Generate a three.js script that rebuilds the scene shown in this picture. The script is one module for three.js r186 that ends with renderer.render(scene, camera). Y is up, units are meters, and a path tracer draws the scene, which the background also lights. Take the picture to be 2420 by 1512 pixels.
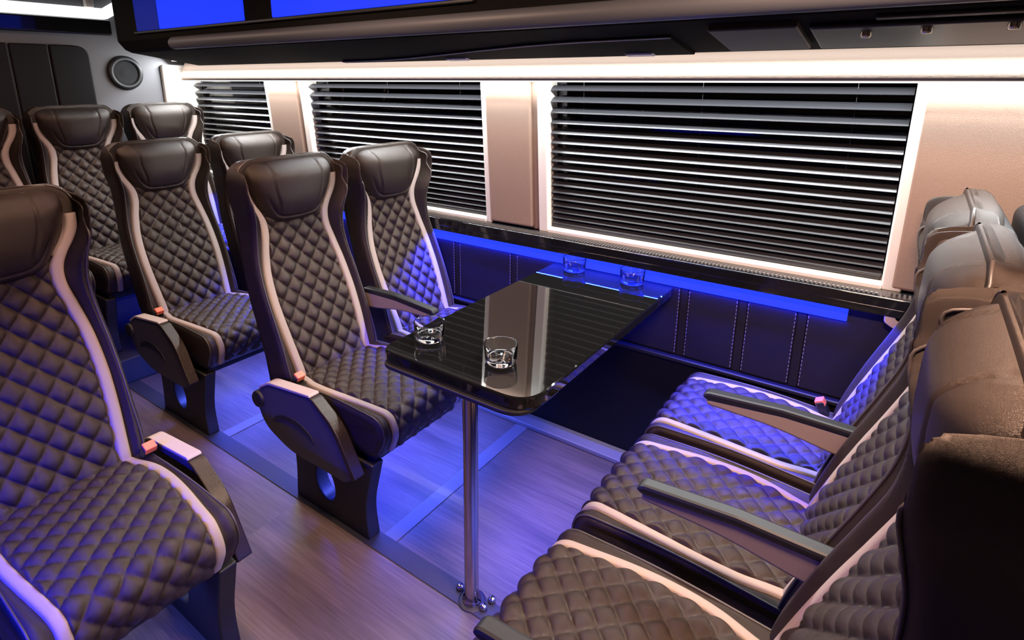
import * as THREE from 'three';
import { mergeGeometries, toCreasedNormals } from 'three/addons/utils/BufferGeometryUtils.js';
import { RoundedBoxGeometry } from 'three/addons/geometries/RoundedBoxGeometry.js';
import { RectAreaLightUniformsLib } from 'three/addons/lights/RectAreaLightUniformsLib.js';

// ------------------------------------------------------------------ camera
const IW = 2420, IH = 1512, FPX = 1376.52;
const scene = new THREE.Scene();
scene.background = new THREE.Color(0, 0, 0);            // night outside the coach
const camera = new THREE.PerspectiveCamera(2 * Math.atan(IH / 2 / FPX) * 180 / Math.PI, IW / IH, 0.02, 50);
camera.position.set(0, 1.47, 0);
camera.lookAt(-0.569, 1.47 - 0.261, -0.780);
camera.setViewOffset(IW, IH, 55, 196, IW, IH);
scene.add(camera);
const renderer = new THREE.WebGLRenderer({ antialias: true });
renderer.toneMapping = THREE.LinearToneMapping;
renderer.toneMappingExposure = 1.0;
renderer.shadowMap.enabled = true;
RectAreaLightUniformsLib.init();

// ------------------------------------------------------------------ lights (levels and colours)
const WHITE_LED = new THREE.Color(0.93, 0.97, 1.0), BLUE_LED = new THREE.Color(0.005, 0.014, 1.0), LILAC_LED = new THREE.Color(0.085, 0.125, 1.0), WARM = new THREE.Color(1.0, 0.63, 0.46);
const L_COVE = 20, L_OUT = 370, L_TOP = 200, L_SILL = 2600, L_SPILL = 90, L_UNDER = 270, L_CEIL = 190, L_NEAR = 600, L_BLUE_CEIL = 1.0;

// a rectangular light facing a direction, just in front of its fitting
function areaLight(color, intensity, w, h, pos, dir) {
  const l = new THREE.RectAreaLight(color, intensity, w, h);
  l.position.set(...pos);
  scene.add(l);
  l.lookAt(pos[0] + dir[0], pos[1] + dir[1], pos[2] + dir[2]);
  return l;
}

// ------------------------------------------------------------------ random + textures
function rng(seed) { let s = seed >>> 0; return () => ((s = (s * 1664525 + 1013904223) >>> 0) / 4294967296); }
function valueNoise(seed, n) {            // tiling value noise sampler on an n x n lattice
  const r = rng(seed), g = new Float32Array(n * n); for (let i = 0; i < n * n; i++) g[i] = r();
  const sm = t => t * t * (3 - 2 * t);
  return (x, y) => {
    const xi = Math.floor(x), yi = Math.floor(y), fx = sm(x - xi), fy = sm(y - yi), m = k => ((k % n) + n) % n;
    const a = g[m(yi) * n + m(xi)], b = g[m(yi) * n + m(xi + 1)], c = g[m(yi + 1) * n + m(xi)], d = g[m(yi + 1) * n + m(xi + 1)];
    return (a * (1 - fx) + b * fx) * (1 - fy) + (c * (1 - fx) + d * fx) * fy;
  };
}
function dataTexture(size, fn, srgb, rx = 1, ry = 1) {
  const d = new Uint8Array(size * size * 4);
  for (let y = 0; y < size; y++) for (let x = 0; x < size; x++) {
    const c = fn(x / size, y / size), i = (y * size + x) * 4;
    d[i] = Math.max(0, Math.min(255, c[0] * 255)); d[i + 1] = Math.max(0, Math.min(255, c[1] * 255)); d[i + 2] = Math.max(0, Math.min(255, c[2] * 255)); d[i + 3] = 255;
  }
  const t = new THREE.DataTexture(d, size, size, THREE.RGBAFormat);
  t.wrapS = t.wrapT = THREE.RepeatWrapping; t.magFilter = THREE.LinearFilter; t.minFilter = THREE.LinearMipmapLinearFilter; t.generateMipmaps = true;
  if (srgb) t.colorSpace = THREE.SRGBColorSpace;
  t.repeat.set(rx, ry); t.needsUpdate = true; return t;
}
const n1 = valueNoise(11, 256), n2 = valueNoise(23, 64);
const grainTex = dataTexture(512, (u, v) => { const k = 0.55 * n1(u * 256, v * 256) + 0.45 * n1(u * 128 + 7, v * 128 + 3); return [k, k, k]; }, false, 8, 8);
const woodTex = dataTexture(1024, (u, v) => {        // one tile = 1.6 m along x, 0.8 m across
  const streak = n1(u * 10, v * 256) * 0.55 + n1(u * 22 + 3, v * 128 + 9) * 0.45, broad = n2(u * 4, v * 12);
  const plank = n2(Math.floor(v * 5) * 3.7 + 0.5, 0.5);
  const k = 0.66 + 0.22 * (streak - 0.5) + 0.22 * (broad - 0.5) + 0.14 * (plank - 0.5);
  return [k * 0.86, k * 0.79, k * 0.76];
}, true);
const suedeTex = dataTexture(512, (u, v) => { const k = 0.5 * n1(u * 256, v * 256) + 0.5 * n2(u * 32, v * 32); return [k, k, k]; }, false, 6, 6);

// ------------------------------------------------------------------ materials
const std = o => new THREE.MeshPhysicalMaterial(o);
const M = {
  leather: std({ color: new THREE.Color(0.0135, 0.0083, 0.0058), roughness: 0.32, specularColor: new THREE.Color(1, 0.88, 0.79), ior: 1.5, bumpMap: grainTex, bumpScale: 0.0004 }),
  quilt: std({ color: new THREE.Color(0.0205, 0.0125, 0.0086), roughness: 0.30, specularColor: new THREE.Color(1, 0.88, 0.79), ior: 1.55, bumpMap: grainTex, bumpScale: 0.0004 }),
  stripe: std({ color: new THREE.Color(0.36, 0.285, 0.25), roughness: 0.6, bumpMap: grainTex, bumpScale: 0.0003 }),
  piping: std({ color: new THREE.Color(0.05, 0.04, 0.035), roughness: 0.45 }),
  blackPlastic: std({ color: new THREE.Color(0.007, 0.007, 0.0075), roughness: 0.5 }),
  greyPlastic: std({ color: new THREE.Color(0.055, 0.050, 0.052), roughness: 0.55 }),
  beigePlastic: std({ color: new THREE.Color(0.46, 0.37, 0.33), roughness: 0.55 }),
  tanPlastic: std({ color: new THREE.Color(0.26, 0.20, 0.15), roughness: 0.5 }),
  red: std({ color: new THREE.Color(0.75, 0.16, 0.08), roughness: 0.4 }),
  gloss: std({ color: new THREE.Color(0.006, 0.006, 0.007), roughness: 0.10, clearcoat: 0.6, clearcoatRoughness: 0.05 }),
  table: std({ color: new THREE.Color(0.005, 0.005, 0.005), roughness: 0.035, ior: 1.6 }),
  chrome: std({ color: new THREE.Color(0.50, 0.43, 0.37), roughness: 0.16, metalness: 1 }),
  suede: std({ color: new THREE.Color(0.26, 0.168, 0.120), roughness: 0.95, bumpMap: suedeTex, bumpScale: 0.0005 }),
  valance: std({ color: new THREE.Color(0.34, 0.25, 0.195), roughness: 0.9, bumpMap: suedeTex, bumpScale: 0.0006 }),
  cream: std({ color: new THREE.Color(0.70, 0.64, 0.56), roughness: 0.55 }),
  greyTrim: std({ color: new THREE.Color(0.115, 0.112, 0.12), roughness: 0.6 }),
  rollTrim: std({ color: new THREE.Color(0.080, 0.085, 0.098), roughness: 0.5 }),
  wallLeather: std({ color: new THREE.Color(0.014, 0.013, 0.015), specularIntensity: 0.5, roughness: 0.5, bumpMap: grainTex, bumpScale: 0.0004 }),
  slat: std({ color: new THREE.Color(0.020, 0.020, 0.023), roughness: 0.30 }),
  dark: std({ color: new THREE.Color(0.010, 0.010, 0.011), roughness: 0.7 }),
  ceiling: std({ color: new THREE.Color(0.03, 0.03, 0.03), roughness: 0.7 }),
  floor: std({ color: new THREE.Color(0.32, 0.275, 0.235), roughness: 0.5, map: woodTex }),
  track: std({ color: new THREE.Color(0.13, 0.125, 0.13), roughness: 0.55 }),
  darkTrack: std({ color: new THREE.Color(0.022, 0.022, 0.023), roughness: 0.6 }),
  glass: std({ color: 0xffffff, transmission: 1, thickness: 0.02, ior: 1.5, roughness: 0.02 }),
  pane: std({ color: new THREE.Color(0.25, 0.25, 0.27), transmission: 1, thickness: 0, roughness: 0.02 }),
  stitch: std({ color: new THREE.Color(0.22, 0.2, 0.22), roughness: 0.8 }),
  binUnder: std({ color: new THREE.Color(0.007, 0.0065, 0.006), roughness: 0.9, specularIntensity: 0.15 }),
  ventBrown: std({ color: new THREE.Color(0.045, 0.038, 0.032), roughness: 0.6 }),
  matteBlack: std({ color: new THREE.Color(0.004, 0.004, 0.0042), roughness: 0.6, specularIntensity: 0.3 }),
  rearPad: std({ color: new THREE.Color(0.009, 0.008, 0.009), roughness: 0.6, specularIntensity: 0.35 }),
  lightTrim: std({ color: new THREE.Color(0.55, 0.55, 0.56), roughness: 0.4 }),
  speaker: std({ color: new THREE.Color(0.008, 0.008, 0.009), roughness: 0.8, bumpMap: grainTex, bumpScale: 0.001 }),
};
const glow = (c, k) => new THREE.MeshStandardMaterial({ color: 0x000000, emissive: c, emissiveIntensity: k, roughness: 1 });
M.whiteGlow = glow(new THREE.Color(0.95, 0.97, 1), 1.3);
M.blueGlow = glow(new THREE.Color(0.02, 0.05, 1.0), 1.15);
M.warmGlow = glow(new THREE.Color(1, 0.8, 0.7), 1.5);
M.bluePanel = glow(new THREE.Color(0.011, 0.045, 1.0), L_BLUE_CEIL);
M.bluePanelDim = glow(new THREE.Color(0.004, 0.012, 0.20), L_BLUE_CEIL);

// ------------------------------------------------------------------ scene helpers
const taken = new Map();
function numbered(name) { const k = taken.get(name) || 0; taken.set(name, k + 1); return k ? name + '_' + String(k).padStart(3, '0') : name; }
function shade(o) { o.traverse(m => { if (m.isMesh) { m.castShadow = true; m.receiveShadow = true; } }); return o; }
function part(name, geometry, material, parent, pos) {
  const m = new THREE.Mesh(geometry, material); m.name = numbered(name); m.castShadow = m.receiveShadow = true;
  if (pos) m.position.set(...pos);
  parent.add(m); return m;
}
function thing(name, label, category, pos = [0, 0, 0], group) {
  const g = new THREE.Group(); g.name = numbered(name); g.position.set(...pos); scene.add(g);
  g.userData = { label, category }; if (group) g.userData.group = group; return g;
}
function struct(name, pos = [0, 0, 0]) { const g = new THREE.Group(); g.name = name; taken.set(name, 1); g.position.set(...pos); g.userData = { kind: 'structure' }; scene.add(g); return g; }
function structMesh(name, geometry, material, pos = [0, 0, 0]) { const m = part(name, geometry, material, scene, pos); m.userData = { kind: 'structure' }; return m; }
const box = (x0, x1, y0, y1, z0, z1) => { const g = new THREE.BoxGeometry(x1 - x0, y1 - y0, z1 - z0); g.translate((x0 + x1) / 2, (y0 + y1) / 2, (z0 + z1) / 2); return g; };
const rbox = (x0, x1, y0, y1, z0, z1, r = 0.006, seg = 2) => { const g = new RoundedBoxGeometry(x1 - x0, y1 - y0, z1 - z0, seg, r); g.translate((x0 + x1) / 2, (y0 + y1) / 2, (z0 + z1) / 2); return g; };
const clamp = (v, a, b) => Math.max(a, Math.min(b, v));
const sstep = (a, b, v) => { const t = clamp((v - a) / (b - a), 0, 1); return t * t * (3 - 2 * t); };
const lerp = (a, b, t) => a + (b - a) * t;
function curve1(pts) {                    // smooth function through [key, value] points, ascending keys
  return k => {
    if (k <= pts[0][0]) return pts[0][1];
    for (let i = 1; i < pts.length; i++) if (k <= pts[i][0]) {
      const p = pts[i - 1], q = pts[i], t = (k - p[0]) / (q[0] - p[0]);
      const sl = j => (j <= 0 || j >= pts.length - 1) ? 0 : (pts[j + 1][1] - pts[j - 1][1]) / (pts[j + 1][0] - pts[j - 1][0]);
      const m0 = (i - 1 === 0 ? (q[1] - p[1]) / (q[0] - p[0]) : sl(i - 1)) * (q[0] - p[0]), m1 = (i === pts.length - 1 ? (q[1] - p[1]) / (q[0] - p[0]) : sl(i)) * (q[0] - p[0]);
      const t2 = t * t, t3 = t2 * t;
      return (2 * t3 - 3 * t2 + 1) * p[1] + (t3 - 2 * t2 + t) * m0 + (-2 * t3 + 3 * t2) * q[1] + (t3 - t2) * m1;
    }
    return pts[pts.length - 1][1];
  };
}
// a grid surface: fn(u, v) -> [x, y, z, texU, texV]
function sheet(nu, nv, fn, wrapV = false, flip = false) {
  const P = [], U = [], I = [], C = nv + 1;
  for (let i = 0; i <= nu; i++) for (let j = 0; j <= nv; j++) { const p = fn(i / nu, j / nv); P.push(p[0], p[1], p[2]); U.push(p[3] ?? i / nu, p[4] ?? j / nv); }
  for (let i = 0; i < nu; i++) for (let j = 0; j < nv; j++) {
    const a = i * C + j, b = a + 1, c = a + C, d = c + 1;
    if (flip) I.push(a, b, c, b, d, c); else I.push(a, c, b, b, c, d);
  }
  const g = new THREE.BufferGeometry();
  g.setAttribute('position', new THREE.Float32BufferAttribute(P, 3)); g.setAttribute('uv', new THREE.Float32BufferAttribute(U, 2)); g.setIndex(I);
  g.computeVertexNormals();
  if (wrapV) {                            // average the normals along the closing seam
    const N = g.attributes.normal;
    for (let i = 0; i <= nu; i++) {
      const a = i * C, b = a + nv, v = new THREE.Vector3(N.getX(a) + N.getX(b), N.getY(a) + N.getY(b), N.getZ(a) + N.getZ(b)).normalize();
      N.setXYZ(a, v.x, v.y, v.z); N.setXYZ(b, v.x, v.y, v.z);
    }
  }
  return g;
}
function extrude(pts, depth, bevel, holes = []) {   // polygon in x,y; depth along z, centred
  const s = new THREE.Shape(pts.map(p => new THREE.Vector2(p[0], p[1])));
  for (const h of holes) s.holes.push(h);
  const g = new THREE.ExtrudeGeometry(s, { depth: depth - 2 * bevel, bevelEnabled: bevel > 0, bevelSize: bevel, bevelThickness: bevel, bevelSegments: 2, bevelOffset: -bevel, curveSegments: 24 });
  g.translate(0, 0, -depth / 2 + bevel); return g;
}
function roundPoly(pts, r, n = 6) {       // round every corner of a polygon
  const out = [], N = pts.length;
  for (let i = 0; i < N; i++) {
    const p = pts[i], a = pts[(i + N - 1) % N], b = pts[(i + 1) % N], rr = p[2] ?? r;
    const la = Math.hypot(a[0] - p[0], a[1] - p[1]), lb = Math.hypot(b[0] - p[0], b[1] - p[1]), k = Math.min(rr, la * 0.48, lb * 0.48);
    const s = [p[0] + (a[0] - p[0]) / la * k, p[1] + (a[1] - p[1]) / la * k], e = [p[0] + (b[0] - p[0]) / lb * k, p[1] + (b[1] - p[1]) / lb * k];
    for (let j = 0; j <= n; j++) { const t = j / n, u = 1 - t; out.push([u * u * s[0] + 2 * u * t * p[0] + t * t * e[0], u * u * s[1] + 2 * u * t * p[1] + t * t * e[1]]); }
  }
  return out;
}
const tube = (pts, r, seg = 60, rad = 8, closed = false) => new THREE.TubeGeometry(new THREE.CatmullRomCurve3(pts.map(p => new THREE.Vector3(...p)), closed), seg, r, rad, closed);

// ================================================================== THE SHELL OF THE COACH
const XR = 1.35, XL = -3.92, ZF = 0.70, ZN = 0.12, YC = 1.97;
{ // floor
  const g = box(XL, XR, -0.06, 0, -2.2, ZF);
  const uv = g.attributes.uv, p = g.attributes.position;
  for (let i = 0; i < uv.count; i++) uv.setXY(i, p.getX(i) / 1.6, p.getZ(i) / 0.8);
  structMesh('floor', g, M.floor);
}
structMesh('ceiling', box(XL, XR, YC, YC + 0.06, -2.2, ZF), M.ceiling);
{ // near side wall behind the camera, with a low side ledge beside the nearest left seat
  const w = struct('wall_front');
  part('side_panel', box(XL, XR, -0.06, YC, ZF, ZF + 0.08), M.ceiling, w);
  part('side_ledge', rbox(-2.95, -0.86, 0.0, 0.79, ZN + 0.02, ZF - 0.002, 0.01), M.dark, w);
  part('ledge_top', rbox(-2.97, -0.84, 0.815, 0.845, ZN - 0.03, ZF - 0.002, 0.008), M.gloss, w);
  part('ledge_riser', box(-2.93, -0.88, 0.78, 0.82, ZN + 0.04, ZF - 0.004), M.dark, w);
}
structMesh('wall_right', box(XR, XR + 0.08, -0.06, YC + 0.06, -2.2, ZF + 0.08), M.dark);

// ---- rear wall of the coach (left in the picture)
{
  const w = struct('wall_left');
  part('trim_panel', box(XL - 0.08, XL, -0.06, YC + 0.06, -2.2, ZF + 0.08), M.greyTrim, w);
  part('header_band', rbox(XL - 0.01, XL + 0.05, 1.715, 1.80, -1.60, ZF, 0.01), M.gloss, w);
  // padded dark inset of upright panels inside the grey surround
  const seams = [0.30, 0.02, -0.26, -0.54, -0.82, -1.10, -1.28, -1.475];
  for (let i = 0; i < seams.length - 1; i++) {
    const z0 = seams[i + 1], z1 = seams[i], last = i === seams.length - 2;
    const g = extrude(roundPoly([[z0 + 0.003, 0.7, 0.01], [z1 - 0.003, 0.7, 0.01], [z1 - 0.003, 1.655, 0.012], [z0 + 0.003, 1.655, last ? 0.07 : 0.012]], 0.01), 0.03, 0.008);
    g.rotateY(-Math.PI / 2); g.translate(XL + 0.005, 0, 0);
    part('padded_panel', g, M.rearPad, w);
  }
  // pale curved corner piece between the rear wall and the window wall
  part('corner_trim', rbox(XL - 0.01, XL + 0.04, 0.5, 1.56, -2.12, -1.86, 0.02), M.cream, w);
}
{ // light bar across the rear wall with its short mitred end
  const t = thing('light_bar', 'bright white light bar running across the top of the rear wall', 'lamp');
  const g1 = rbox(XL, XL + 0.05, 1.805, 1.862, -1.585, ZF, 0.006);
  part('diffuser', g1, M.whiteGlow, t);
  const s = extrude(roundPoly([[-1.585, 1.805], [-1.575, 1.862], [-1.69, 1.935], [-1.745, 1.90]], 0.004), 0.05, 0.004); s.rotateY(-Math.PI / 2); s.translate(XL + 0.025, 0, 0);
  part('mitred_end', s, M.whiteGlow, t);
  const u = rbox(XL, XL + 0.04, 1.862, 1.95, -1.53, -1.49, 0.006); part('upright', u, M.cream, t);
  areaLight(WHITE_LED, 2.0, 1.9, 0.05, [XL + 0.06, 1.832, -0.55], [1, -0.2, 0]);
}
{ // loudspeaker on the rear wall
  const t = thing('loudspeaker', 'round black loudspeaker set into the grey rear corner trim', 'speaker', [XL + 0.002, 1.508, -1.655]);
  const ring = new THREE.LatheGeometry([[0.068, 0], [0.068, 0.012], [0.076, 0.020], [0.092, 0.018], [0.099, 0.006], [0.099, 0]].map(p => new THREE.Vector2(...p)), 48); ring.rotateZ(-Math.PI / 2);
  part('bezel', ring, M.blackPlastic, t);
  const cone = new THREE.LatheGeometry([[0, 0.010], [0.02, 0.012], [0.03, 0.006], [0.058, 0.013], [0.069, 0.010]].map(p => new THREE.Vector2(...p)), 40); cone.rotateZ(-Math.PI / 2);
  part('grille', cone, M.speaker, t);
}

// ---- window wall (back of the picture): leaning upper half with windows
const LEAN = 0.075, ZW = -2.05, YS = 0.862, WH = 0.612;
function lean(g) { g.position.set(0, YS, ZW); g.rotation.x = LEAN; return g; }
// openings along x (frame's clear opening)
const WIN = [[-3.86, -3.035], [-2.675, -1.505], [-1.185, -0.022], [0.30, 1.25]];
const wallBack = struct('wall_back');
part('lower_wall', box(XL, XR, -0.06, YS - 0.06, -2.2, -2.03), M.dark, wallBack);
part('sill_core', box(XL, XR, YS - 0.06, YS - 0.004, -2.2, -2.04), M.dark, wallBack);
part('header', box(XL, XR, 1.50, YC, -2.2, -2.03), M.dark, wallBack);
{ // pillars between the windows
  const edges = [[XL, WIN[0][0]], [WIN[0][1], WIN[1][0]], [WIN[1][1], WIN[2][0]], [WIN[2][1], WIN[3][0]], [WIN[3][1], XR]];
  const cores = new THREE.Group(); cores.name = 'pillar_row'; lean(cores); wallBack.add(cores);
  for (const [a, b] of edges) {
    part('pillar', box(a + 0.004, b - 0.004, -0.004, 0.66, -0.10, -0.012), M.suede, cores);
    if (b - a > 0.1) part('pillar_pad', rbox(a + 0.022, b - (b < 0.5 && b > -2.8 && b < 0 ? 0.075 : 0.03), 0.0, 0.64, -0.03, 0.008, 0.012, 3), M.suede, cores);
  }
}
// windows: cream frames, dark panes; blinds are things of their own
const BLIND_LABEL = ['black slatted blind in the leftmost window, behind the rear row of seats', 'black slatted blind in the window behind the two seats left of the table', 'largest black slatted blind, in the window directly above the table', 'black slatted blind barely seen past the right pillar'];
const slatShape = (() => {               // shallow convex blade, section in z,y
  const out = [], n = 6, W = 0.036;
  for (let i = 0; i <= n; i++) { const t = i / n - 0.5; out.push([t * W, 0.0035 * (1 - 4 * t * t) + 0.0008]); }
  for (let i = n; i >= 0; i--) { const t = i / n - 0.5; out.push([t * W, 0.0035 * (1 - 4 * t * t) - 0.0008]); }
  return out;
})();
WIN.forEach(([x0, x1], i) => {
  const w = lean(struct('window_' + (i + 1)));
  const fr = i === 3 ? M.dark : M.cream, ro = 0.03;
  const rightStile = i === 2 ? 0.052 : 0.03, leftStile = i === 2 || i === 1 ? 0.045 : 0.03;
  part('stile', rbox(x0 - leftStile, x0, -0.012, WH + 0.03, -0.085, 0.006, 0.007, 3), fr, w);
  part('stile', rbox(x1, x1 + rightStile, -0.012, WH + 0.03, -0.085, 0.006, 0.007, 3), fr, w);
  part('rail', rbox(x0 - 0.002, x1 + 0.002, -0.015, 0.012, -0.085, 0.010, 0.006, 3), fr, w);
  part('rail', rbox(x0 - 0.002, x1 + 0.002, WH + 0.005, WH + 0.04, -0.085, 0.002, 0.006, 3), fr, w);
  part('pane', box(x0, x1, 0.0, WH + 0.01, -0.082, -0.078), M.pane, w);
  const b = thing('venetian_blind', BLIND_LABEL[i], 'blind', [0, 0, 0], 'black window blinds'); lean(b);
  let y = WH - 0.012;
  part('head_rail', rbox(x0 + 0.004, x1 - 0.004, WH - 0.008, WH + 0.004, -0.06, -0.02, 0.003), M.slat, b);
  const sg = extrude(slatShape, x1 - x0 - 0.008, 0); sg.rotateY(Math.PI / 2); sg.rotateX(0.50); sg.translate((x0 + x1) / 2, 0, 0);
  const N = 18;
  for (let k = 0; k < N; k++) {
    const pitch = lerp(0.0445, 0.0215, k / (N - 1));
    const s = part('slat', sg, M.slat, b, [0, y - pitch * 0.55, -0.036]);
    y -= pitch;
  }
  part('bottom_rail', rbox(x0 + 0.004, x1 - 0.004, 0.014, 0.028, -0.055, -0.02, 0.004), M.slat, b);
  for (const f of [0.12, 0.5, 0.88]) part('cord', box(lerp(x0, x1, f) - 0.0008, lerp(x0, x1, f) + 0.0008, 0.02, WH, -0.0365, -0.0355), M.blackPlastic, b);
});
// valance: padded roll under the light, above the windows
{
  const pts = roundPoly([[-2.06, 1.464, 0.004], [-1.962, 1.466, 0.008], [-1.956, 1.482, 0.02], [-1.970, 1.535, 0.04], [-2.00, 1.585, 0.02], [-2.06, 1.59, 0.004]], 0.01);
  const g = extrude(pts.map(p => [p[0], p[1]]), XR - XL - 0.06, 0.003); g.rotateY(-Math.PI / 2); g.translate((XL + XR) / 2 + 0.03, 0, 0);
  const v = structMesh('trim_1', g, M.valance);
}
// black sill ledge under the windows with a fine ribbed strip
{
  const s = struct('trim_2');
  part('ledge', rbox(XL + 0.02, XR - 0.02, 0.822, 0.858, -2.06, -1.965, 0.006), M.gloss, s);
  part('ledge_lip', rbox(XL + 0.02, XR - 0.02, 0.801, 0.826, -1.971, -1.965, 0.002), M.gloss, s);
  const ribs = [];
  for (let x = -1.85; x < 0.3; x += 0.0125) ribs.push(box(x, x + 0.006, 0.8575, 0.8595, -2.02, -1.972));
  const r = part('ribbed_strip', mergeGeometries(ribs), M.piping, s); r.userData = { kind: 'stuff' };
}
// padded dark panels of the wall below the sill, stitched in between
{
  const seams = [-3.9, -3.55, -3.2, -2.85, -2.5, -2.15, -1.80, -1.64, -1.325, -0.96, -0.59, -0.392, -0.212, 0.05, 0.4, 0.75, 1.1, 1.33];
  for (let i = 0; i < seams.length - 1; i++) {
    part('padded_panel', rbox(seams[i] + 0.014, seams[i + 1] - 0.014, 0.485, 0.822, -2.05, -1.999, 0.008, 3), M.wallLeather, wallBack);
    if (i) {
      const st = [], x = seams[i];
      part('seam_strip', rbox(x - 0.0135, x + 0.0135, 0.485, 0.82, -2.05, -2.002, 0.003, 2), M.wallLeather, wallBack);
      for (const dx of [-0.0185, 0.0185]) for (let y = 0.495; y < 0.81; y += 0.014) st.push(box(x + dx - 0.0011, x + dx + 0.0011, y, y + 0.008, -2.0005, -1.9983));
      const m = part('stitching', mergeGeometries(st), M.stitch, wallBack); m.userData = { kind: 'stuff' };
    }
  }
  part('heater_box', rbox(XL + 0.02, XR - 0.02, 0.0, 0.47, -2.06, -1.985, 0.008, 3), M.matteBlack, wallBack);
  part('heater_lip', rbox(XL + 0.02, XR - 0.02, 0.468, 0.484, -2.06, -1.975, 0.005, 3), M.blackPlastic, wallBack);
}
structMesh('trim_3', rbox(XL + 0.02, XR - 0.02, 0.0, 0.022, -1.985, -1.905, 0.006), M.track);
structMesh('trim_4', box(XL + 0.02, XR - 0.02, 0.0, 0.003, -1.105, -1.04), M.darkTrack);
structMesh('trim_5', box(-1.238, -1.182, 0.0, 0.003, -1.905, -1.105), M.track);
structMesh('trim_6', box(-2.228, -2.172, 0.0, 0.003, -1.905, -1.105), M.track);

// white light under the overhead bin, along the top of the window wall
{
  const t = thing('light_strip', 'long white light strip above the padded valance along the window wall', 'lamp');
  part('diffuser', rbox(XL + 0.05, XR - 0.05, 1.580, 1.588, -1.945, -1.915, 0.003), M.whiteGlow, t);
  const W = XR - XL - 0.1;
  areaLight(WHITE_LED, L_COVE, W, 0.02, [(XL + XR) / 2, 1.577, -1.930], [0, -1, -0.1]);
  areaLight(WHITE_LED, L_OUT, W, 0.012, [(XL + XR) / 2, 1.574, -1.912], [0, -0.85, 0.75]);
  areaLight(WHITE_LED, L_TOP, W, 0.012, [(XL + XR) / 2, 1.4595, -1.972], [0, -1, -0.35]);
  part('lower_diffuser', rbox(XL + 0.05, XR - 0.05, 1.4605, 1.4655, -1.98, -1.966, 0.001), M.whiteGlow, t);
}
// blue light under the sill ledge
{
  const t = thing('light_strip', 'blue light strip glowing under the black sill behind the table', 'lamp');
  part('diffuser', rbox(XL + 0.05, -0.09, 0.750, 0.806, -1.9995, -1.992, 0.003), M.blueGlow, t);
  const W = -0.09 - XL - 0.05;
  areaLight(BLUE_LED, L_SILL, W, 0.010, [(XL + 0.05 - 0.09) / 2, 0.813, -1.988], [0, -0.3, 1]);
  areaLight(BLUE_LED, L_SPILL, W, 0.006, [(XL + 0.05 - 0.09) / 2, 0.748, -1.9935], [0, -1, 0]);
}
// blue light under the sill of the near side wall, behind the camera
{
  const t = thing('light_strip', 'blue light strip under the near side ledge beside the nearest left seat', 'lamp');
  part('diffuser', rbox(-1.62, -0.92, 0.800, 0.813, ZN - 0.01, ZN + 0.036, 0.003), M.blueGlow, t);
  areaLight(BLUE_LED, L_NEAR, 0.7, 0.02, [-1.27, 0.797, ZN - 0.002], [0, -1, -0.45]);
}
// ceiling lamps over the aisle
[[-3.0, 'warm ceiling lamp over the rear of the aisle', 0.16], [-1.5, 'warm ceiling lamp over the aisle beside the table', 0.30], [0.05, 'warm ceiling lamp over the front of the aisle', 1]].forEach(([x, lab, k]) => {
  const t = thing('ceiling_lamp', lab, 'lamp', [x, 0, -0.80], 'ceiling lamps over the aisle');
  part('frame', rbox(-0.28, 0.28, YC - 0.02, YC, -0.11, 0.11, 0.006), M.greyTrim, t);
  part('diffuser', rbox(-0.26, 0.26, YC - 0.026, YC - 0.012, -0.09, 0.09, 0.004), M.warmGlow, t);
  areaLight(WARM, L_CEIL * k, 0.5, 0.17, [x, YC - 0.03, -0.80], [0, -1, 0]);
});

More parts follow.
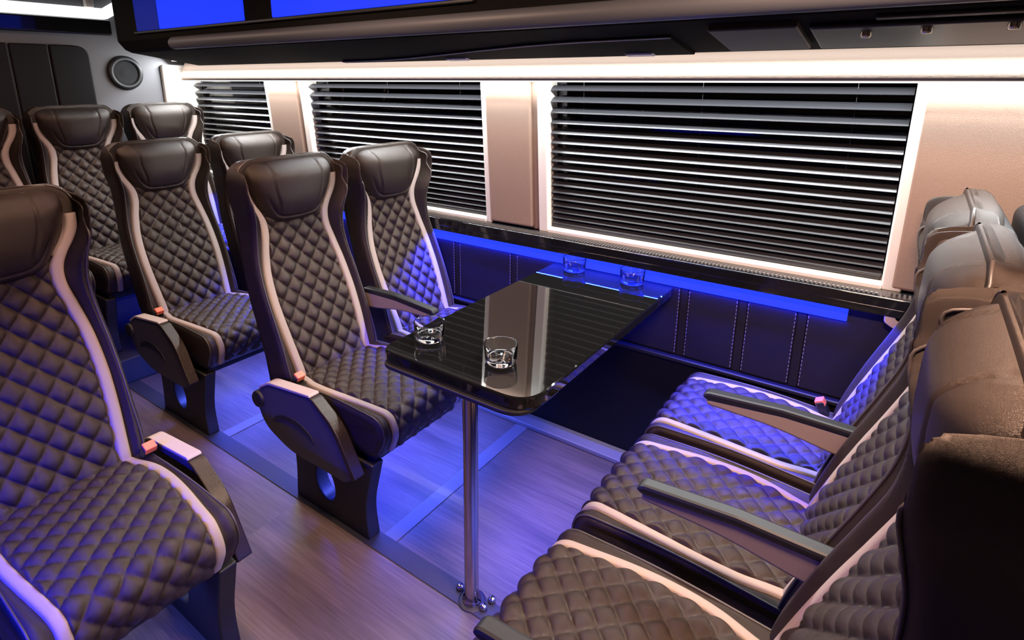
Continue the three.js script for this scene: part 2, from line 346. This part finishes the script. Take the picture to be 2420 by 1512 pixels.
// ---- overhead bin along the window wall
{
  const t = thing('overhead_bin', 'long black overhead bin with a grey rolled edge above the windows', 'overhead bin');
  const X0 = -3.44, X1 = XR - 0.02;
  const prof = [[-2.03, 1.592], [-1.882, 1.592], [-1.872, 1.549], [-1.852, 1.549], [-1.50, 1.606], [-1.47, 1.62], [-1.44, 1.66], [-1.44, YC], [-2.03, YC]];
  const g = extrude(prof, X1 - X0, 0.002); g.rotateY(-Math.PI / 2); g.translate((X0 + X1) / 2, 0, 0);
  part('body', g, M.binUnder, t);
  const roll = new THREE.CapsuleGeometry(0.028, X1 - X0 - 0.62, 8, 20); roll.rotateZ(Math.PI / 2); roll.translate((X0 + X1) / 2 + 0.26, 1.634, -1.447);
  part('edge_roll', roll, M.rollTrim, t);
  part('light_panel', rbox(-2.97, -2.27, 1.70, 1.94, -1.446, -1.434, 0.004), M.bluePanel, t);
  part('light_panel', rbox(-3.20, -2.975, 1.70, 1.94, -1.446, -1.434, 0.004), M.bluePanelDim, t);
  part('light_panel', rbox(-2.08, -1.12, 1.70, 1.94, -1.446, -1.434, 0.004), M.bluePanel, t);
  part('panel_bezel', rbox(-3.22, -1.10, 1.686, 1.698, -1.446, -1.428, 0.004), M.blackPlastic, t);
  // underside: curved console, reading lights, vents
  const yU = z => lerp(1.549, 1.606, clamp((z + 1.852) / 0.352, 0, 1));
  const tilt = Math.atan2(0.057, 0.352);                               // slope of the underside
  const under = (geo, name, mat, x, z, drop = 0) => { const m = part(name, geo, mat, t, [x, yU(z) - drop, z]); m.rotation.x = -tilt; return m; };
  const wave = []; for (let i = 0; i <= 24; i++) { const u = i / 24, x = lerp(-2.15, -0.58, u); wave.push([x, -1.83 + 0.15 * sstep(0.1, 0.85, u) + 0.05 * u]); }
  const cg = extrude([...wave.map(p => [p[0], p[1] + 1.75]), [-0.58, -0.098], [-2.15, -0.098]], 0.012, 0.003); cg.rotateX(Math.PI / 2);
  under(cg, 'console', M.binUnder, 0, -1.75, 0.002);
  part('console_edge', tube(wave.map(p => [p[0], yU(p[1]) - 0.006, p[1] + 0.002]), 0.0028, 60, 6), M.lightTrim, t);
  for (const [x, w] of [[-1.47, 0.10], [-0.74, 0.09]]) under(rbox(-w / 2, w / 2, -0.006, 0.006, -0.016, 0.016, 0.004), 'reading_light', M.lightTrim, x, -1.815, 0.008);
  under(rbox(-0.10, 0.10, -0.012, 0.012, -0.12, 0.12, 0.006), 'vent_box', M.ventBrown, -0.36, -1.66, 0.004);
  under(rbox(-0.42, 0.42, -0.010, 0.010, -0.11, 0.11, 0.008), 'vent_tray', M.blackPlastic, 0.18, -1.68, 0.004);
  under(rbox(-0.33, 0.33, -0.004, 0.004, -0.010, 0.010, 0.003), 'vent_rail', M.ventBrown, 0.22, -1.535, 0.004);
  for (const [x, z] of [[-0.13, -1.62], [-0.02, -1.6], [0.12, -1.59]]) {
    const k = new THREE.LatheGeometry([[0, -0.014], [0.008, -0.014], [0.011, -0.008], [0.011, 0.006]].map(p => new THREE.Vector2(...p)), 16); k.translate(x, yU(z) - 0.012, z);
    part('vent_knob', k, M.chrome, t);
  }
}

// ================================================================== SEATS
// local frame: +x forward, y up, z = w across; origin on the floor under the fold of seat and back
const BW = curve1([[0.38, 0.200], [0.48, 0.212], [0.60, 0.2125], [0.74, 0.2125], [0.84, 0.206], [0.93, 0.198], [1.00, 0.200], [1.07, 0.214], [1.132, 0.218]]);
const TOPY = 1.132, TOPR = 0.072;        // the upper corners turn in on this radius
const BE = curve1([[0.38, 0.146], [0.48, 0.152], [0.60, 0.162], [0.70, 0.166], [0.80, 0.160], [0.88, 0.145], [0.94, 0.132], [0.985, 0.134], [1.02, 0.149], [1.05, 0.168], [1.08, 0.182], [1.11, 0.187], [1.20, 0.187]]);
const BB = curve1([[0.38, 0.006], [0.50, 0.022], [0.62, 0.030], [0.75, 0.033], [0.85, 0.034], [0.95, 0.048], [1.05, 0.074], [1.12, 0.080], [1.16, 0.076], [1.208, 0.062]]);
const xf = curve1([[0.34, 0.03], [0.45, 0], [0.55, -0.036], [0.65, -0.076], [0.75, -0.118], [0.84, -0.151], [0.92, -0.171], [1.0, -0.180], [1.1, -0.183], [1.21, -0.184]]);
const xbk = y => xf(y) - lerp(0.105, 0.062, sstep(0.42, 0.95, y));
function backFront(y, w, W) {            // forward face of the upholstered back at height y, offset w
  W = W ?? BW(y); const e = BE(y) + 0.012, a = Math.abs(w), r = 0.026;
  const t = clamp((a - e) / Math.max(0.02, W - e), 0, 1);
  let x = xf(y) + BB(y) * sstep(0, 0.55, t);
  x += 0.0014 * Math.sin(y * 2 * Math.PI / 0.0145 + 2 * Math.sin(y * 31)) * sstep(0.84, 0.9, y) * sstep(1.09, 1.04, y) * sstep(0.15, 0.4, t) * sstep(W - 0.004, W - 0.03, a) * (0.6 + 0.4 * Math.sin(y * 77));
  const d = a - (W - r); if (d > 0) x -= r - Math.sqrt(Math.max(0, r * r - d * d));
  return x;
}
const quiltH = (w, v, p, q, D) => D * Math.pow(Math.abs(Math.sin(Math.PI * (w / p + v / q)) * Math.sin(Math.PI * (w / p - v / q))), 0.5);
function buildBack() {
  const NF = 84, NS = 7, NB = 20, N = NF + NB + 2 * NS, NY = 130, NC = 14, y0 = 0.38;
  const at = (y, W, c, v) => {           // c: 1 on the straight part, falling to 0 over the rounded top
    const k = v * N; let x, w; const xb = xbk(y), xs = backFront(y, W, W);
    if (k <= NF) { const s = 1 - 2 * k / NF; w = Math.abs(s) > 0.9999 ? W * Math.sign(s) : W * Math.sign(s) * (1 - Math.pow(1 - Math.abs(s), 1.35)); x = backFront(y, w, W); }
    else if (k <= NF + NS) { const q = (k - NF) / NS; w = -W; x = lerp(xs, xb + 0.014, q); }
    else if (k <= NF + NS + NB) { const s = -1 + 2 * (k - NF - NS) / NB; w = W * Math.sign(s) * Math.pow(Math.abs(s), 0.75); x = xb + 0.014 * Math.pow(Math.abs(s), 5); }
    else { const q = (k - NF - NS - NB) / NS; w = W; x = lerp(xb + 0.014, xs, q); }
    const cx = xf(y) - 0.010; return [lerp(cx, x, 0.25 + 0.75 * Math.sqrt(Math.max(0, 1 - (1 - c) * (1 - c)))), y, w, (w + x) * 4, y * 4];
  };
  const g = sheet(NY + NC, N, (u, v) => {
    const i = u * (NY + NC);
    if (i <= NY) { const y = lerp(y0, TOPY, i / NY); return at(y, BW(y), 1, v); }
    const f = (i - NY) / NC * Math.PI / 2; return at(TOPY + TOPR * Math.sin(f), BW(TOPY) - TOPR * (1 - Math.cos(f)), Math.cos(f), v);
  }, true, true);
  const cap = sheet(5, N, (u, v) => { const p = at(TOPY + TOPR, BW(TOPY) - TOPR, 0, v), cx = xf(1.2) - 0.01; return [lerp(p[0], cx, u), p[1] + 0.004 * Math.sin(u * 1.57), p[2] * (1 - 0.4 * u), p[3], p[0] * 4]; }, true, true);
  return mergeGeometries([g, cap]);
}
function buildBackPanel() {
  return sheet(150, 96, (u, v) => {
    const y = lerp(0.40, 1.02, u), e = BE(y) - 0.013, s = 1 - 2 * v, w = e * s, edge = Math.min(1, (1 - Math.abs(s)) / 0.05) * Math.min(1, u / 0.02);
    return [xf(y) - 0.006 + 0.008 * Math.sqrt(edge) + edge * quiltH(w, y, 0.064, 0.071, 0.0175), y, w, w * 4, y * 4];
  }, false, true);
}
function buildBackStripe(sgn) {
  return sheet(90, 10, (u, v) => {
    const y = lerp(0.40, 1.125, u), s = 1 - 2 * v, w = sgn * BE(y) + s * 0.0185;
    return [xf(y) - 0.002 + 0.017 * Math.sqrt(Math.max(0, 1 - Math.pow(Math.abs(s), 3))), y, w, w * 4, y * 4];
  }, false, true);
}
function buildPiping(sgn) {
  const pts = [];
  for (let i = 0; i <= 36; i++) { const y = lerp(0.42, TOPY, i / 36), w = (BW(y) - 0.012) * sgn; pts.push([backFront(y, w) + 0.0008, y, w]); }
  for (let i = 1; i <= 7; i++) { const f = i / 8 * Math.PI / 2, y = TOPY + TOPR * Math.sin(f), W = BW(TOPY) - TOPR * (1 - Math.cos(f)), w = W - 0.011, c = Math.cos(f), x = lerp(xf(y) - 0.01, backFront(y, w, W), 0.25 + 0.75 * Math.sqrt(1 - (1 - c) * (1 - c))); pts.push([x + 0.001, y, w * sgn]); }
  return tube(pts, 0.0032, 90, 6);
}
function buildPillow() {                 // headrest cushion: soft slab with two upright seams and a rolled lower rim
  const top = 1.199, bot = 0.970;
  const wp = curve1([[bot, 0.0], [bot + 0.003, 0.062], [bot + 0.011, 0.094], [1.0, 0.116], [1.03, 0.135], [1.065, 0.151], [1.10, 0.166], [1.13, 0.174], [1.155, 0.176], [1.17, 0.174], [1.183, 0.168], [1.191, 0.156], [top, 0.138]]);
  const ring = [];
  for (let i = 0; i <= 60; i++) { const t = i / 60, y = lerp(bot, top, 0.5 - 0.5 * Math.cos(Math.PI * t)); ring.push([wp(y), y]); }
  const full = [...ring, ...ring.slice(0, -1).reverse().map(p => [-p[0], p[1]])];
  const cl = new THREE.CatmullRomCurve3(full.slice(0, -1).map(p => new THREE.Vector3(p[0], p[1], 0)), true);
  const NV = 120, O = cl.getSpacedPoints(NV);
  const cy = 1.095;
  const front = sheet(44, NV, (u, v) => {
    const o = O[Math.round(v * NV) % NV], r = u, w = o.x * r, y = cy + (o.y - cy) * r;
    let b = 0.072 * Math.pow(Math.max(0, 1 - Math.pow(r, 3.2)), 0.5) * (1 - 0.15 * sstep(1.08, 0.98, y));
    const seam = 0.10 - 0.02 * sstep(1.12, 1.02, y);
    b -= 0.006 * Math.exp(-Math.pow((Math.abs(w) - seam) / 0.0035, 2)) * (r < 0.93 ? 1 : 0) * sstep(1.0, 1.02, y);
    const low = sstep(1.10, 1.03, y);    // groove that sets off the lower rim
    b -= 0.007 * low * Math.exp(-Math.pow((r - 0.80) / 0.028, 2));
    return [xf(y) - 0.004 + b - 0.035 * Math.pow(sstep(1.13, 1.21, y), 1.5), y, w, w * 4, y * 4];
  }, true, false);
  return front;
}
// cushion profile (closed loop in x,y), walked along its length
const CUSH = (() => {
  const pts = roundPoly([[-0.05, 0.33, 0.02], [0.43, 0.315, 0.035], [0.472, 0.405, 0.05], [0.445, 0.462, 0.085], [0.22, 0.470, 0.2], [-0.05, 0.445, 0.03]], 0.03, 10);
  // order: start under the back, go along the bottom to the front, up the nose, over the top to the back
  const c = new THREE.CatmullRomCurve3(pts.map(p => new THREE.Vector3(p[0], p[1], 0)), true, 'centripetal');
  const N = 220, P = c.getSpacedPoints(N), out = [];
  for (let i = 0; i < N; i++) { const a = P[(i + N - 1) % N], b = P[(i + 1) % N], tx = b.x - a.x, ty = b.y - a.y, l = Math.hypot(tx, ty); out.push({ x: P[i].x, y: P[i].y, nx: ty / l, ny: -tx / l }); }
  return out;
})();
const CN = CUSH.length, CLEN = (() => { let s = 0; const L = [0]; for (let i = 1; i <= CN; i++) { const a = CUSH[i - 1], b = CUSH[i % CN]; s += Math.hypot(a.x - b.x, a.y - b.y); L.push(s); } return L; })();
const cidx = (() => {                    // index range of the show face: from the foot of the nose over the top to the back
  let foot = 0, back = 0, bf = 9, bb = 9;
  CUSH.forEach((p, i) => { const df = Math.hypot(p.x - 0.445, p.y - 0.338), db = Math.hypot(p.x + 0.03, p.y - 0.447); if (df < bf) { bf = df; foot = i; } if (db < bb) { bb = db; back = i; } });
  return [foot, back];
})();
function cp(f) { const i = Math.floor(f), t = f - i, a = CUSH[((i % CN) + CN) % CN], b = CUSH[(((i + 1) % CN) + CN) % CN]; return { x: lerp(a.x, b.x, t), y: lerp(a.y, b.y, t), nx: lerp(a.nx, b.nx, t), ny: lerp(a.ny, b.ny, t), s: lerp(CLEN[((i % CN) + CN) % CN], CLEN[(((i % CN) + CN) % CN) + 1], t) }; }
const CW = 0.2125;
const ceTop = curve1([[-0.05, 0.150], [0.02, 0.156], [0.10, 0.174], [0.18, 0.178], [0.28, 0.172], [0.38, 0.161], [0.45, 0.154]]);
const CE = p => p.y > 0.40 ? ceTop(p.x) : lerp(0.150, ceTop(p.x), sstep(0.33, 0.40, p.y));
function cushBump(p, w) {                // side bolsters stand a little proud; edges rounded
  const a = Math.abs(w), e = CE(p) + 0.012, t = clamp((a - e) / (CW - e), 0, 1);
  let h = 0.012 * sstep(0, 0.6, t) * sstep(0.36, 0.44, p.y);
  const r = 0.03, d = a - (CW - r); if (d > 0) h -= r - Math.sqrt(Math.max(0, r * r - d * d));
  return h;
}
function buildCushion() {
  const NW = 60;
  const body = sheet(NW, CN, (u, v) => {
    const s = 2 * u - 1, w = CW * Math.sign(s) * (1 - Math.pow(1 - Math.abs(s), 1.6)), p = cp(v * CN), h = cushBump(p, w);
    return [p.x + p.nx * h, p.y + p.ny * h, w, w * 4, p.s * 4];
  }, true, true);
  const caps = [-1, 1].map(sg => sheet(5, CN, (u, v) => { const p = cp(v * CN), h = cushBump(p, CW); return [lerp(p.x + p.nx * h, 0.2, u), lerp(p.y + p.ny * h, 0.39, u), sg * (CW + 0.006 * Math.sin(u * 1.57)), p.x * 4, p.y * 4]; }, true, sg < 0 ? false : true));
  return mergeGeometries([body, ...caps]);
}
function buildCushionPanel() {
  const [f, b] = cidx;
  return sheet(130, 96, (u, v) => {
    const p = cp(lerp(f, b, u)), s = 2 * v - 1, e = CE(p) - 0.008, w = e * s, edge = Math.min(1, (1 - Math.abs(s)) / 0.05) * Math.min(1, u / 0.02) * Math.min(1, (1 - u) / 0.02);
    const h = -0.006 + 0.009 * Math.sqrt(edge) + edge * quiltH(w, p.s, 0.062, 0.062, 0.0135);
    return [p.x + p.nx * h, p.y + p.ny * h, w, w * 4, p.s * 4];
  }, false, true);
}
function buildCushionStripe(sgn) {
  const [f, b] = cidx;
  return sheet(80, 10, (u, v) => {
    const p = cp(lerp(f - 1, b, u)), s = 2 * v - 1, w = sgn * CE(p) + s * 0.015, h = -0.004 + 0.012 * Math.sqrt(Math.max(0, 1 - Math.pow(Math.abs(s), 3)));
    return [p.x + p.nx * h, p.y + p.ny * h, w, w * 4, p.s * 4];
  }, false, true);
}
function buildCushionPiping(sgn) {
  const pts = [], [f, b] = cidx;
  for (let i = 0; i <= 30; i++) { const p = cp(lerp(f, b, i / 30)), w = sgn * (CW - 0.010), h = cushBump(p, w) + 0.001; pts.push([p.x + p.nx * h, p.y + p.ny * h, w]); }
  return tube(pts, 0.003, 70, 6);
}
const SG = {
  back: buildBack(), backPanel: buildBackPanel(), bs: { '1': buildBackStripe(1), '-1': buildBackStripe(-1) }, pip: { '1': buildPiping(1), '-1': buildPiping(-1) },
  pillow: buildPillow(), cushion: buildCushion(), cushPanel: buildCushionPanel(), cs: { '1': buildCushionStripe(1), '-1': buildCushionStripe(-1) }, cpip: { '1': buildCushionPiping(1), '-1': buildCushionPiping(-1) },
  pan: rbox(-0.06, 0.40, 0.285, 0.335, -0.19, 0.19, 0.01), beam: rbox(0.10, 0.18, 0.25, 0.29, -0.21, 0.21, 0.008),
};
const holeE = (cx, cy, rx, ry, rot) => { const p = new THREE.Path(); p.absellipse(cx, cy, rx, ry, 0, Math.PI * 2, true, rot); return p; };
SG.shell = extrude(roundPoly([[-0.02, 0.36], [-0.14, 0.36], [-0.175, 0.60, 0.1], [-0.262, 0.92, 0.1], [-0.268, 1.165, 0.03], [-0.225, 1.185, 0.02], [-0.225, 0.9, 0.1], [-0.13, 0.62, 0.1]], 0.015), 0.38, 0.012);
SG.leg = extrude(roundPoly([[0.0, 0.0], [0.385, 0.0], [0.37, 0.12, 0.06], [0.42, 0.30], [0.0, 0.30], [0.015, 0.15, 0.05]], 0.01), 0.05, 0.006, [holeE(0.172, 0.130, 0.048, 0.068, 0.2)]);
SG.shield = extrude(roundPoly([[-0.13, 0.40, 0.03], [-0.03, 0.462, 0.02], [0.20, 0.488, 0.03], [0.30, 0.42, 0.04], [0.385, 0.27, 0.02], [0.345, 0.235, 0.02], [0.06, 0.235, 0.05], [-0.08, 0.285, 0.05]], 0.02), 0.036, 0.006);
SG.shieldTop = extrude(roundPoly([[-0.085, 0.437, 0.004], [-0.03, 0.470, 0.02], [0.195, 0.496, 0.01], [0.200, 0.488, 0.003], [-0.03, 0.460, 0.02], [-0.085, 0.428, 0.004]], 0.004), 0.040, 0.002);
SG.shieldRim = extrude(roundPoly([[0.195, 0.488, 0.008], [0.215, 0.486, 0.008], [0.315, 0.42, 0.04], [0.398, 0.27, 0.008], [0.380, 0.262, 0.006], [0.297, 0.412, 0.04]], 0.006), 0.042, 0.003);
SG.recess = (() => { const pts = []; for (let i = 0; i <= 16; i++) { const t = i / 16, a = lerp(2.75, 0.25, t); pts.push([0.09 + 0.115 * Math.cos(a), 0.31 + 0.065 * Math.sin(a)]); } for (let i = 16; i >= 0; i--) { const t = i / 16, a = lerp(2.75, 0.25, t); pts.push([0.09 + 0.115 * Math.cos(a), 0.31 + 0.043 * Math.sin(a)]); } return extrude(pts, 0.006, 0.001); })();
SG.knob = (() => { const g = new THREE.LatheGeometry([[0, 0.016], [0.026, 0.014], [0.031, 0.008], [0.031, 0]].map(p => new THREE.Vector2(...p)), 28); return g; })();
SG.armBody = extrude(roundPoly([[-0.10, 0.645, 0.02], [0.10, 0.648], [0.285, 0.632, 0.012], [0.29, 0.612, 0.012], [0.12, 0.606, 0.05], [-0.02, 0.582, 0.03], [-0.10, 0.578, 0.02]], 0.01), 0.030, 0.006);
SG.armPad = extrude(roundPoly([[-0.08, 0.660, 0.01], [0.10, 0.664], [0.29, 0.650, 0.014], [0.302, 0.634, 0.012], [0.285, 0.626, 0.006], [0.10, 0.642], [-0.08, 0.640]], 0.006), 0.036, 0.007);

function makeSeat(opt, label, group) {
  const t = thing('coach_seat', label, 'seat', [0, 0, 0], group);
  const bk = part('backrest', SG.back, M.leather, t);
  part('quilted_panel', SG.backPanel, M.quilt, bk);
  for (const s of [1, -1]) part('stripe', SG.bs[s], M.stripe, bk);
  for (const s of [1, -1]) part('piping', SG.pip[s], M.piping, bk);
  part('headrest', SG.pillow, M.leather, t);
  part('back_shell', SG.shell, M.blackPlastic, t);
  const cu = part('seat_cushion', SG.cushion, M.leather, t);
  part('quilted_panel', SG.cushPanel, M.quilt, cu);
  for (const s of [1, -1]) part('stripe', SG.cs[s], M.stripe, cu);
  for (const s of [1, -1]) part('piping', SG.cpip[s], M.piping, cu);
  part('seat_pan', SG.pan, M.blackPlastic, t);
  part('cross_beam', SG.beam, M.blackPlastic, t);
  if (opt.leg) part('leg', SG.leg, M.blackPlastic, t, [0, 0, opt.leg * 0.19]);
  if (opt.shield) {
    const z = opt.shield * 0.247, sh = part('side_shield', SG.shield, M.greyPlastic, t, [0, 0, z]);
    part('shield_cap', SG.shieldTop, M.beigePlastic, sh); part('shield_rim', SG.shieldRim, M.leather, sh);
    part('handle_recess', SG.recess, M.blackPlastic, sh, [0, 0, opt.shield * 0.017]);
    const kg = part('recliner_knob', SG.knob, M.blackPlastic, sh, [-0.095, 0.385, opt.shield * 0.016]); kg.rotation.x = opt.shield * Math.PI / 2;
  }
  if (opt.buckle) {
    const b = part('belt_buckle', rbox(-0.012, 0.012, -0.05, 0.02, -0.018, 0.018, 0.004), M.blackPlastic, t, [0.045, 0.475, opt.buckle * 0.196]); b.rotation.z = -0.5;
    part('buckle_button', rbox(-0.013, 0.013, 0.004, 0.026, -0.016, 0.016, 0.003), M.red, b);
  }
  if (opt.arm) { const a = part('armrest', SG.armBody, M.tanPlastic, t, [0, 0, opt.arm * (opt.armW ?? 0.226)]); part('armrest_pad', SG.armPad, M.blackPlastic, a); }
  return t;
}
function place(o, x, y, z, turn = 0) { o.position.set(x, y, z); o.rotation.y = turn; return o; }
const XA = -1.64, XB = -2.63, XC = -3.50;
place(makeSeat({ leg: -1, shield: -1, buckle: -1 }, 'nearest black quilted seat, large at the left edge, its cushion lit blue', 'black quilted seats'), XA, 0, -0.385);
place(makeSeat({ leg: 1, shield: 1, buckle: 1, arm: -1, armW: 0.24 }, 'black quilted seat on the aisle, directly left of the table, grey shield on its side', 'black quilted seats'), XA, 0, -1.27);
place(makeSeat({ leg: -1 }, 'black quilted seat by the window behind the table, lower part of its back lit blue', 'black quilted seats'), XA, 0, -1.757);
place(makeSeat({ leg: 1, shield: 1, buckle: 1 }, 'black quilted aisle seat in the second row, its full seat cushion in view', 'black quilted seats'), XB, 0, -1.27);
place(makeSeat({ leg: -1 }, 'second row window seat showing only a pale shiny headrest before the window pillar', 'black quilted seats'), XB, 0, -1.75);
place(makeSeat({ leg: 1 }, 'rear row seat at the left edge of the photo, mostly cut off by the frame', 'black quilted seats'), XC, 0.13, -0.80);
place(makeSeat({ leg: 1 }, 'rear row seat in front of the dark padded rear panel, left of the loudspeaker', 'black quilted seats'), XC, 0.13, -1.265);
place(makeSeat({ leg: -1 }, 'rear row corner seat below the loudspeaker, its headrest lit pale', 'black quilted seats'), XC, 0.13, -1.73);
const XS = -0.068;
place(makeSeat({ leg: 1, buckle: 1 }, 'seat right of the table next to the window wall, cushion lit bright blue', 'black quilted seats facing the table'), XS, 0, -1.745, Math.PI);
place(makeSeat({ arm: 1 }, 'middle of the three seats right of the table, an armrest across its cushion', 'black quilted seats facing the table'), XS, 0, -1.285, Math.PI);
place(makeSeat({ leg: -1, arm: 1 }, 'nearest of the three seats right of the table, at the lower right corner', 'black quilted seats facing the table'), XS, 0, -0.822, Math.PI);
place(makeSeat({ leg: -1 }, 'seat turned away at the right edge, only its grey headrest seen past the pillar', 'black quilted seats'), 0.49, 0, -1.74);
// free-standing armrest on the aisle side of the nearest right-hand seat belongs to that seat
{
  const s = scene.children.filter(o => o.name.startsWith('coach_seat'))[10];
  const a = part('armrest', SG.armBody, M.tanPlastic, s, [0.085, -0.012, -0.232]); part('armrest_pad', SG.armPad, M.blackPlastic, a);
}
// platform under the rear row
structMesh('trim_7', rbox(XL + 0.02, -3.0, 0.0, 0.13, -1.98, ZF - 0.02, 0.008), M.darkTrack);

// blue light bars under the seats
[[-1.40, 'blue light bar under the pair of seats left of the table'], [-2.39, 'blue light bar under the second row pair of seats'], [-0.34, 'blue light bar under the three seats right of the table']].forEach(([x, lab], i) => {
  const t = thing('light_bar', lab, 'lamp', [x, 0, 0], 'blue light bars under the seats');
  const z0 = -1.89, z1 = i === 2 ? -0.68 : -1.13;
  part('diffuser', rbox(-0.012, 0.012, 0.268, 0.283, z0, z1, 0.003), M.blueGlow, t);
  areaLight(LILAC_LED, L_UNDER * [1, 1.4, 1.3][i], z1 - z0, 0.02, [x, 0.264, (z0 + z1) / 2], [i === 2 ? -0.35 : -0.25, -1, 0]).rotation.order = 'XYZ';
});
{
  const t = thing('light_bar', 'blue light bar under the nearest left seat', 'lamp', [-1.40, 0, 0], 'blue light bars under the seats');
  part('diffuser', rbox(-0.012, 0.012, 0.268, 0.283, -0.53, -0.2, 0.003), M.blueGlow, t);
  areaLight(LILAC_LED, L_UNDER * 0.45, 0.33, 0.02, [-1.40, 0.264, -0.365], [-0.25, -1, 0]);
}

// ================================================================== TABLE AND GLASSES
{
  const t = thing('table', 'glossy black table with rounded corners on a single metal pole', 'table');
  const x0 = -1.12, x1 = -0.625, z0 = -1.99, z1 = -1.015;
  const pts = roundPoly([[x0, -z0, 0.01], [x1, -z0, 0.01], [x1, -z1, 0.085], [x0, -z1, 0.05]], 0.05, 12);
  const g = extrude(pts.map(p => [p[0], p[1]]), 0.034, 0.006); g.rotateX(-Math.PI / 2); g.translate(0, 0.733, 0);
  part('tabletop', g, M.table, t);
  const edge = extrude(roundPoly([[x0 + 0.012, -z0, 0.01], [x1 - 0.012, -z0, 0.01], [x1 - 0.012, -z1 - 0.012, 0.075], [x0 + 0.012, -z1 - 0.012, 0.045]], 0.05, 12), 0.012, 0.003); edge.rotateX(-Math.PI / 2); edge.translate(0, 0.711, 0);
  part('under_edge', edge, M.blackPlastic, t);
  const pole = new THREE.LatheGeometry([[0, 0.705], [0.045, 0.705], [0.045, 0.695], [0.0215, 0.688], [0.0205, 0.68], [0.0205, 0.016], [0.028, 0.012], [0.030, 0.0], [0, 0]].map(p => new THREE.Vector2(...p)), 36);
  part('pole', pole, M.chrome, t, [-0.845, 0, -1.075]);
  const fl = new THREE.LatheGeometry([[0, 0.006], [0.030, 0.006], [0.040, 0.004], [0.042, 0.0]].map(p => new THREE.Vector2(...p)), 36);
  part('floor_flange', fl, M.blackPlastic, t, [-0.845, 0, -1.075]);
  for (const [dx, dz] of [[-0.052, -0.01], [0.045, 0.005], [0.05, -0.03]]) {
    const b = new THREE.LatheGeometry([[0, 0.020], [0.007, 0.019], [0.011, 0.013], [0.012, 0.003], [0, 0.003]].map(p => new THREE.Vector2(...p)), 16);
    part('bolt', b, M.chrome, t, [-0.845 + dx, 0, -1.075 + dz]);
  }
}
{
  const prof = [[0, 0], [0.036, 0], [0.040, 0.003], [0.043, 0.012], [0.0455, 0.052], [0.0445, 0.054], [0.043, 0.052], [0.0395, 0.018], [0.034, 0.013], [0, 0.012]];
  const bodyG = new THREE.LatheGeometry(prof.map(p => new THREE.Vector2(...p)), 40);
  const spots = [[-1.045, -1.145, 'clear glass tumbler at the near left corner of the table'], [-0.80, -1.15, 'clear glass tumbler at the near right of the table, over the pillar reflection'], [-1.005, -1.945, 'far left clear glass tumbler, against the blue lit wall'], [-0.765, -1.94, 'far right clear glass tumbler, against the blue lit wall']];
  let proto;
  spots.forEach(([x, z, lab], i) => {
    let g;
    if (!i) { g = proto = thing('glass_tumbler', lab, 'glass', [x, 0.7503, z], 'glass tumblers on the table'); part('bowl', bodyG, M.glass, g); }
    else { g = proto.clone(); g.name = numbered('glass_tumbler'); scene.add(g); g.position.set(x, 0.7503, z); g.userData = { label: lab, category: 'glass', group: 'glass tumblers on the table' }; }
  });
}
// beige seat belt bracket hanging at the end of the sill
{
  const t = thing('belt_bracket', 'small beige belt bracket hanging below the right end of the sill', 'bracket', [0.03, 0.762, -1.974]);
  part('plate', extrude(roundPoly([[-0.03, 0.05], [-0.005, 0.055], [0.0, 0.03], [0.045, 0.012], [0.04, -0.012], [-0.01, 0.008], [-0.028, 0.02]], 0.006), 0.014, 0.003), M.beigePlastic, t);
  part('hook', tube([[0.012, 0.0, 0], [0.010, -0.02, 0], [0.0, -0.028, 0], [-0.004, -0.045, 0], [0.006, -0.055, 0]], 0.004, 24, 8), M.beigePlastic, t);
}

renderer.render(scene, camera);
